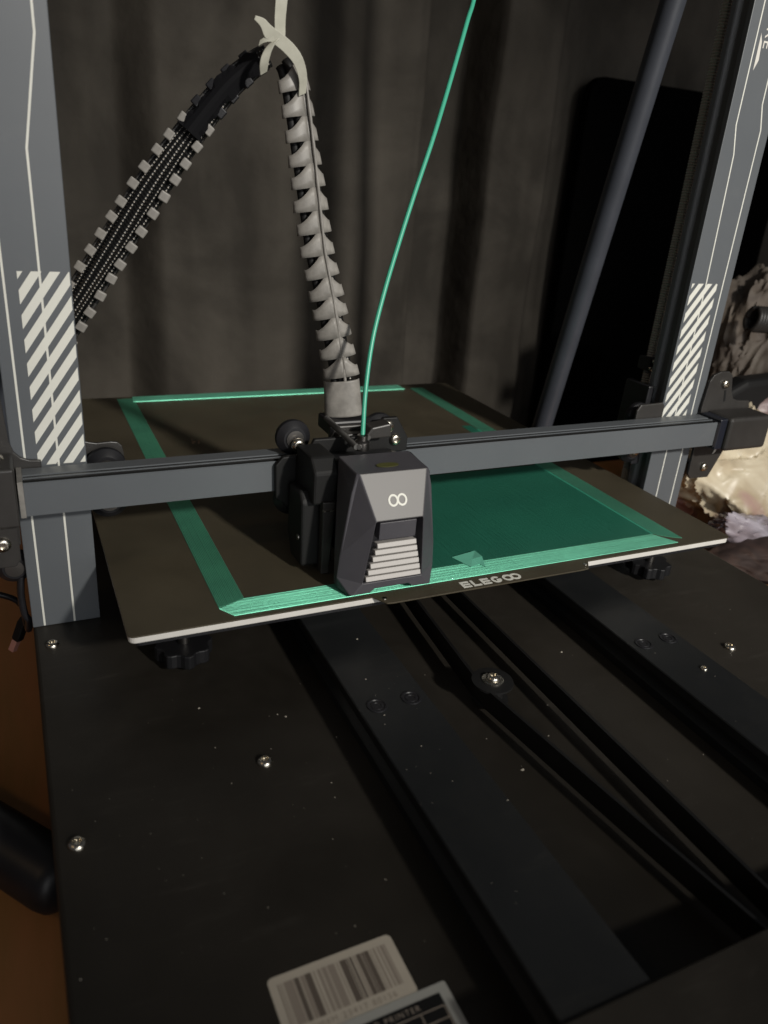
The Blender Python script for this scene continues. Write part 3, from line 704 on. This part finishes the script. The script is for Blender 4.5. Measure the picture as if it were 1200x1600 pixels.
build('connector', B(X_(-10), X_(20), 86, 108, 70.5, 80), M['black'], HD, bevel=1.5)
build('connector_lip', B(X_(-11), X_(21), 82, 85.8, 69, 78.2), M['bracket'], HD, bevel=1)
build('connector_lip', B(X_(-8), X_(18), 74, 81.8, 67, 75.2), M['bracket'], HD, bevel=1)
build('cable_clamp', prism(bmesh.new(), [(X_(2), 76.5), (X_(7), 84), (X_(20), 86), (X_(21), 77)], 1, 58, 69), M['bracket'], HD, bevel=1)
build('tube_fitting', lathe(bmesh.new(), [(4.6, 0), (4.6, 5), (3.2, 6), (3.2, 9), (1.9, 9.4)], (147.2, 49.4, 74), (0, 0, 1), 18), M['darksteel'], HD, smooth=True, auto=30)

# ================================================================== FILAMENT
fp = smooth_path([(430, 330, 790), (350, 255, 580), (290, 190, 430), (256, 156, 356), (244.6, 140.8, 329.7), (236.6, 131.6, 317), (226.7, 122.5, 295.1), (216.1, 113.3, 271.2), (205.0, 104.1, 247.0), (191.6, 94.9, 218.0), (178.8, 85.7, 189.0), (167.3, 76.5, 162.2), (157.6, 67.4, 136.0), (151.1, 58.2, 108.6), (147.2, 49.6, 82.0)], 130)
fo = build('filament', tube(bmesh.new(), fp, 1.45, 10), M['greenfil'], smooth=True, auto=70)
props(fo, 'thin green plastic strand curving down into the print head', 'filament')

# ================================================================== CABLE WRAP
CB = thing('cable_loom', 'grey comb cable wrap bent over from the print head to behind the left post', 'cable', (154, 97, 82))
def vframe(t, view):
    """z along the cable, y facing the viewer side, x to the right"""
    t = V(t).normalized(); y = (V(view) - t * V(view).dot(t)).normalized(); x = y.cross(t); return x, y, t
right = even(smooth_path([(154.2, 97, 80.5), (152.0, 99.3, 105.1), (148.8, 101.6, 123.3), (142.2, 103.9, 152.7), (135.6, 106.2, 178.8), (131.9, 108.5, 200.3), (126.8, 110.8, 231.1), (123.0, 113.1, 253.9), (120.3, 115.4, 269.7), (117.8, 117.7, 279), (112.5, 121, 285.0)], 120), n=200)
view_r = V((-190, -460, 40)).normalized()
NF = 14; RAD = 10.6
# lower collar
def shell_part(name, path, i0, i1, ph0, ph1, rad, m, view, n=10, solid=.9, parent=CB, twf=None):
    bm = bmesh.new(); T = tangents(path); rows = []
    for i in range(i0, i1 + 1):
        x, y, z = vframe(T[i], view); rr = rad(i) if callable(rad) else rad
        rows.append([bm.verts.new(path[i] + (x * math.sin(a) + y * math.cos(a) * .52) * rr) for a in [math.radians((twf(i) if twf else 0) + ph0 + (ph1 - ph0) * k / n) for k in range(n + 1)]])
    for a, b in zip(rows, rows[1:]):
        for k in range(n): bm.faces.new((a[k], a[k + 1], b[k + 1], b[k]))
    return build(name, bm, m, parent, smooth=True, solid=solid)
n_col = 22
shell_part('collar', right, 0, n_col, -105, 105, lambda i: 11.9 - .035 * i, M['fin'], view_r, n=16)
Tr = tangents(right); sp_ = []
for i in range(n_col - 2, 192, 3):
    x, y, z = vframe(Tr[i], view_r); a = math.radians(-14 - 34 * max(0, i - n_col) / (190 - n_col))
    sp_.append(right[i] + (x * math.sin(a) + y * math.cos(a) * .5) * 9.9)
build('spine', tube(bmesh.new(), sp_, lambda t: .95 + .15 * math.sin(t * 60), 8), M['fin'], CB, smooth=True)
def fin_mesh(side, pitch, rad=RAD, ph_in=14, ph_out=100, keep=.50):
    """one comb tooth: full height at the spine, scooped away on its upper side toward the edge"""
    bm = bmesh.new(); nu, nv = 14, 3; g_ = []
    for u in range(nu + 1):
        s = u / nu; ph = math.radians((ph_in + (side * (ph_out if side < 0 else ph_out * .95) - ph_in) * s))
        f_ = min(1, max(0, (s - .14) / .60)); top = pitch * (.515 - (1 - keep) * math.sin(f_ * math.pi / 2) ** .85); bot = -pitch * .5
        
        g_.append([bm.verts.new(V((-math.sin(ph) * rad * (1 + .07 * s * (1 - v / nv)), math.cos(ph) * rad * .5 * (1 + .06 * s * (1 - v / nv)), bot + (top - bot) * v / nv))) for v in range(nv + 1)])
    for u in range(nu):
        for v in range(nv): bm.faces.new((g_[u][v], g_[u + 1][v], g_[u + 1][v + 1], g_[u][v + 1]))
    return bm
i_a, i_b = n_col + 2, 190
seglen = sum((right[i + 1] - right[i]).length for i in range(i_a, i_b)); pitch = seglen / NF
protos = {}
T = tangents(right)
for k in range(NF):
    i = round(i_a + (i_b - i_a) * (k + .5) / NF)
    tw = 34 * (k / NF)
    x, y, z = vframe(T[i], view_r)
    for side in (-1, 1):
        if side not in protos:
            o = build('fin', fin_mesh(side, pitch), M['fin'], CB, smooth=True, solid=.9, at=(0, 0, 0)); protos[side] = o
        else:
            o = protos[side].copy(); COL.objects.link(o); o.parent = CB
        sc = 1.0 - .16 * (k / NF) + random.uniform(-.03, .03)
        rot = Matrix((x, y, z)).transposed().to_4x4() @ Matrix.Rotation(math.radians(tw + random.uniform(-1, 1)), 4, 'Z') @ Matrix.Rotation(math.radians(random.uniform(-1.5, 1.5)), 4, 'Y')
        o.matrix_local = Matrix.Translation((right[i] - org(CB)) * S) @ rot @ Matrix.Diagonal((sc, sc, 1, 1))
# dark bundle inside
for d in ((-5.0, -1.0), (4.6, -1.2), (0, .6)):
    pp = []
    for i in range(2, 196, 4):
        x, y, z = vframe(T[i], view_r); pp.append(right[i] + x * d[0] + y * d[1])
    build('wire', tube(bmesh.new(), pp, 2.6, 8, uv=True), M['braid' if d[0] < 0 else 'rubber'], CB, smooth=True)
# left run, seen from its open side
left = even(smooth_path([(113.5, 120, 284.0), (111.7, 122.0, 284.5), (107.4, 124.8, 282.4), (101.6, 127.6, 278.4), (88.0, 130.4, 266.6), (74.6, 133.2, 251.0), (57.4, 136.0, 228.8), (40.0, 138.8, 204.5), (22.9, 141.6, 179.0), (5.2, 144.4, 152.4), (-8.3, 147.2, 131.0), (-18.5, 150.0, 112.0), (-30, 165, 70)], 120), n=200)
TLf = tangents(left); view_l = V((-80, -460, 60)).normalized()
hw = 9.4
def ft(i): return .62 + .38 * min(1, max(0, (i - 8) / 70))
def lp(i, a, b):
    a *= ft(i)
    x, y, z = vframe(TLf[i], view_l); return left[i] + x * a + y * b
bm = bmesh.new()
pp = [lp(i, 0, -6.5) for i in range(8, 196, 2)]; xs = [vframe(TLf[i], view_l)[0] for i in range(8, 196, 2)]
ribbon(bm, pp, [2 * hw * ft(8 + 2 * k) for k in range(len(pp))], xs, 1.0)
build('wrap_back', bm, M['black'], CB, smooth=False)
# the upper third is twisted shut: a ragged black fold covers the wires there
bm = bmesh.new(); rows = []
for i in range(9, 52, 2):
    x, y, z = vframe(TLf[i], view_l); j = random.uniform(-2.2, 2.2)
    rows.append([bm.verts.new(left[i] + x * (7.4 + (j if abs(c) == 1 else 0)) * c * ft(i) + y * (1.5 + 4.5 * math.cos(c * 1.4))) for c in (-1, -.6, -.2, .2, .6, 1)])
for a, b in zip(rows, rows[1:]):
    for k in range(5): bm.faces.new((a[k], a[k + 1], b[k + 1], b[k]))
build('wrap_fold', bm, mat('dull_black_fold', (.004, .004, .005), .8, spec=.15), CB, solid=.8)
for k, a in enumerate((-6.3, -2.8, .6, 3.6, 6.6)):
    pp = [lp(i, a + .7 * math.sin(i * .05 + k), -3.2 + (1.2 if k % 2 else 0)) for i in range(6, 197, 2)]
    build('wire', tube(bmesh.new(), pp, 1.9 + .25 * (k % 3), 8, uv=True), M['braid'], CB, smooth=True)
bm = bmesh.new()
NB = 21
def tooth(side):
    bm = bmesh.new(); a_, b_ = sorted((side * (hw - 3.4), side * (hw + 2.6)))
    box(bm, a_, b_, .8, 3.2, -3.4, 3.4)
    for v in bm.verts:
        if abs(v.co.x) > hw: v.co.y -= 1.1
    return bm
protos = {}
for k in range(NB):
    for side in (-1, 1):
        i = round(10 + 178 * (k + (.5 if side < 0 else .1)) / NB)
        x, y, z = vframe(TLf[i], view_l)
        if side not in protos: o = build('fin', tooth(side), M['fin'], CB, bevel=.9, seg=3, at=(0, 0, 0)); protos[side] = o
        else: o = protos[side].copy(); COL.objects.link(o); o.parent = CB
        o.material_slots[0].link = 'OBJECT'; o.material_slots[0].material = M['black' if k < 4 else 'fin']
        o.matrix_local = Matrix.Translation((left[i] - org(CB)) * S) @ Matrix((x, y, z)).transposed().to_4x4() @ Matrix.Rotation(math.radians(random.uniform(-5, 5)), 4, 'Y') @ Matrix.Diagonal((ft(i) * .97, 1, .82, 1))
bm = bmesh.new()
for side in (-1, 1):
    tube(bm, [lp(i, side * (hw - .8), -3.6) for i in range(8, 196, 3)], 1.1, 6)
build('wrap_edge', bm, M['bracket'], CB, smooth=True)

# strap that holds the loom up
TS = thing('cable_strap', 'pale tie strap knotted round the top of the cable wrap', 'cable tie', (111, 112, 285))
p1 = smooth_path([(113, 118, 699), (112.6, 116, 500), (112.2, 113.5, 380), (111.8, 112.0, 316.1), (111.6, 112.0, 307.5), (110.4, 110.0, 298.6), (109.6, 107, 290.0)], 28)
build('strap', ribbon(bmesh.new(), p1, [6.6 - 1.2 * max(0, i - 14) / 14 for i in range(29)], [(1, -.25, .05)] * 29, .9), M['tie'], TS, bevel=.25)
p2 = smooth_path([(94.5, 103, 296.4), (98.6, 103, 294.6), (102, 103.5, 291.0), (108, 104, 288.2), (114, 104, 284.6), (119.2, 104, 279.4), (122.5, 105.5, 272), (123.2, 108, 264)], 24)
wd = [2.0 + 4.6 * min(1, i / 7) - 2.2 * max(0, (i - 14) / 10) for i in range(25)]
build('strap_tail', ribbon(bmesh.new(), p2, wd, [(.35 + .02 * i, -.2, .9 - .02 * i) for i in range(25)], .9), M['tie'], TS, bevel=.25)
p3 = smooth_path([(109, 105, 289.4), (104.4, 103.8, 286.0), (101.4, 103.6, 281.4), (100.4, 105, 276.6), (101, 108, 272)], 14)
build('strap_loop', ribbon(bmesh.new(), p3, [4.0 + 2.4 * math.sin(i / 14 * 3.1) for i in range(15)], [(.8, -.3, .5)] * 15, .9), M['tie'], TS, bevel=.25)
p4 = smooth_path([(98, 106.5, 285.6), (101, 104.6, 287.5), (105, 104, 288.4)], 8)
build('strap_loop', ribbon(bmesh.new(), p4, [3.0] * 9, [(.2, -.2, .9)] * 9, .9), M['tie'], TS, bevel=.25)

# ================================================================== THINGS AROUND
sl = build('dark_slab', prism(bmesh.new(), [(759 + u, ZT - 720 + v) for u, v in rrect(430, 1215, 27, 8)], 1, 676, 697), M['slab'], bevel=4, seg=3)  # plain near-black slab, reaching past the right post
props(sl, 'plain matt black upright slab with rounded corner behind the brace tube', 'case')

def crumple(name, c, r, m, seed, amp=.28, sub=5, floor=None, fine=.05, fold=1.5, tilt=0, planes=26, crease=0.0):
    ct, sn_ = math.cos(math.radians(tilt)), math.sin(math.radians(tilt))
    """a soft bag: a ball flattened by random planes (flat taut panels with creases between) and crossed by long folds"""
    rnd = random.Random(seed); bm = bmesh.new(); bmesh.ops.create_icosphere(bm, subdivisions=sub, radius=1.0)
    pl_ = []
    for _ in range(planes):
        d = V((rnd.gauss(0, 1), rnd.gauss(0, 1), rnd.gauss(0, 1))).normalized(); pl_.append((d, rnd.uniform(.72, .98)))
    o = V((seed * 3.7, seed * 1.3, seed))
    for v in bm.verts:
        p = v.co.copy(); k = 1.15
        for d, h in pl_:
            q_ = p.dot(d)
            if q_ > .15: k = min(k, h / q_)
        wv = V((noise.noise(p * 1.1 + o), noise.noise(p * 1.1 + o + V((5, 2, 1))), noise.noise(p * 1.1 - o))) * .8
        rg = 1 - abs(noise.noise((p + wv) * fold + o)) * 2
        rg2 = 1 - abs(noise.noise((p + wv * .6) * fold * 2.3 - o)) * 2
        k *= 1 + amp * .34 * (rg - .5) + amp * .16 * (rg2 - .5) + fine * .5 * noise.noise(p * 8 + o)
        if crease:
            for fq, am in ((1.6, 1.0), (2.9, .6), (5.2, .3)):
                t_ = abs(noise.noise(V((p.x, p.y, p.z * .55)) * fq + wv * 1.2 + o * 1.7)); k += crease * am * (max(0, 1 - t_ / .10) ** 1.5 - .25)
        co = V((p.x * r[0], p.y * r[1], p.z * r[2])) * k; co = V((co.x * ct - co.z * sn_, co.y, co.x * sn_ + co.z * ct)) + V(c)
        if floor is not None and co.z < floor: co.z = floor + .4 * abs(noise.noise(p * 6))
        v.co = co
    return build(name, bm, m, smooth=True, auto=50)
props(crumple('plastic_bag', (704, 214, -60), (112, 62, 76), M['bag'], 23, amp=.40, fold=1.15, fine=0, planes=13, crease=.07, sub=6, floor=ZT + .3), 'crumpled beige plastic bag with pinkish print right of the printer', 'bag')
props(crumple('plastic_bag', (776, 232, -20), (58, 44, 62), M['bag2'], 31, amp=.36, fold=1.3, fine=0, planes=14, crease=.08, floor=ZT + .3), 'smaller pinkish grey crumpled bag behind the beige bag', 'bag')
props(crumple('plastic_roll', (652, 140, -92), (78, 26, 22), M['roll'], 5, amp=.26, tilt=-20, crease=.07, floor=ZT + .3), 'rolled lavender grey plastic lying in front of the beige bag', 'bag')
props(crumple('cloth_heap', (815, 318, 25), (122, 66, 150), M['heap'], 8, amp=.22, crease=.05, sub=6, floor=ZT + .3), 'brown cloth heap piled up behind the right post', 'cloth')
props(crumple('cloth_bundle', (640, 120, -104), (84, 52, 22), M['heap2'], 11, amp=.30, floor=ZT + .3), 'dark reddish brown cloth bundle beside the printer base', 'cloth')
bk = build('dark_pouch', prism(bmesh.new(), [(-60 + 685, 12), (700, 46), (812, 52), (812, -20), (640, -24)], 1, 236, 262), M['rubber'], bevel=8, seg=4)
props(bk, 'flat black pouch between the brown cloth and the beige bag', 'pouch')
tl = thing('cable_coil', 'small black coiled lead lying on the brown cloth heap', 'cable', (700, 252, 112))
for k in range(9):
    bm = bmesh.new(); cpt = V((704 + k * 4.6, 256, 110 - k * .3))
    tube(bm, [cpt + V((2.5 * math.sin(a * 1.0), 9 * math.cos(a), 12 * math.sin(a))) for a in [2 * math.pi * i / 24 for i in range(25)]], 3.0, 8)
    build('coil_turn', bm, M['bracket'], tl, smooth=True)

# black handle lying at the left, partly behind the base
hb = thing('black_handle', 'thick black round handle lying on the table left of the base', 'handle', (-70, -10, ZT))
hd = V((.60, -.80, 0)); pth = [V((-50, -42, ZT + 17)) + hd * t for t in (-140, 6, 11, 14.5, 16.2)]
rr_ = [16.5, 16.5, 15.6, 12.5, 7]
build('grip', tube(bmesh.new(), pth, lambda t: rr_[min(4, round(t * 4))], 28, up=(0, 0, 1)), M['black'], hb, smooth=True, auto=60)
# short lead with a plug
us = thing('usb_lead', 'thin dark lead ending in a small plug left of the left post', 'cable', (-56, 150, ZT))
build('cord', tube(bmesh.new(), smooth_path([(-110, 165, -40), (-75, 152, -43.5), (-63, 150, -47), (-54, 150, -53), (-50, 150, -62), (-50.5, 149, -70)], 30), 2.0, 10), M['black'], us, smooth=True)
build('plug', tube(bmesh.new(), [V((-50, 149, -66)), V((-51.5, 149, -70)), V((-56, 148, -81)), V((-57, 148, -83))], lambda t: 4.2 if .1 < t < .9 else 3, 4, up=(0, 1, 0)), M['rubber'], us, bevel=.8)
build('plug_tip', tube(bmesh.new(), [V((-57, 148, -82.5)), V((-60.4, 147.5, -90))], 3.0, 4), M['pink'], us, bevel=.3)
build('cord', tube(bmesh.new(), smooth_path([(-47.8, 108, -10), (-49.5, 108, -25), (-49, 109, -40), (-47, 110, -46), (-48, 116, -56), (-49, 130, -60), (-50, 149, -66)], 24), 2.2, 8), M['black'], us, smooth=True)

# specks of plastic and dust on the black base
bm = bmesh.new()
def speck(x, y, z, r):
    k = 5; a0 = random.uniform(0, 6.3); st_ = random.uniform(.5, 1.4)
    top = bm.verts.new((x, y, z + r * .7)); rim = [bm.verts.new((x + math.cos(a0 + 6.283 * i / k) * r * random.uniform(.6, 1.2) * st_, y + math.sin(a0 + 6.283 * i / k) * r * random.uniform(.6, 1.2), z + .02)) for i in range(k)]
    for i in range(k): bm.faces.new((rim[i], rim[(i + 1) % k], top))
for _ in range(180):
    x = random.uniform(-40, 470); y = random.triangular(-235, 20, -60)
    if 104 - 2 < x < 146 or 284 < x < 328: z = -26
    else: z = ZB
    if 98 < x < 104 or 146 <= x < 148 or 280 < x < 286: continue
    if 20 < x < 84 and y < -168: continue
    speck(x, y, z, min(.75, .12 + random.expovariate(9)))
for x, y, z, r in ((262, -30, ZB, 1.0), (236, -60, ZB, .7), (233, -118, ZB, .8), (330, -20, ZB, .9), (336, -14, ZB, .7), (176, -112, ZB, .9), (118, -40, -26, .7)): speck(x, y, z, r)
build('dust_specks', bm, mat('pale_dust', (.28, .255, .21), .7), kind='stuff')
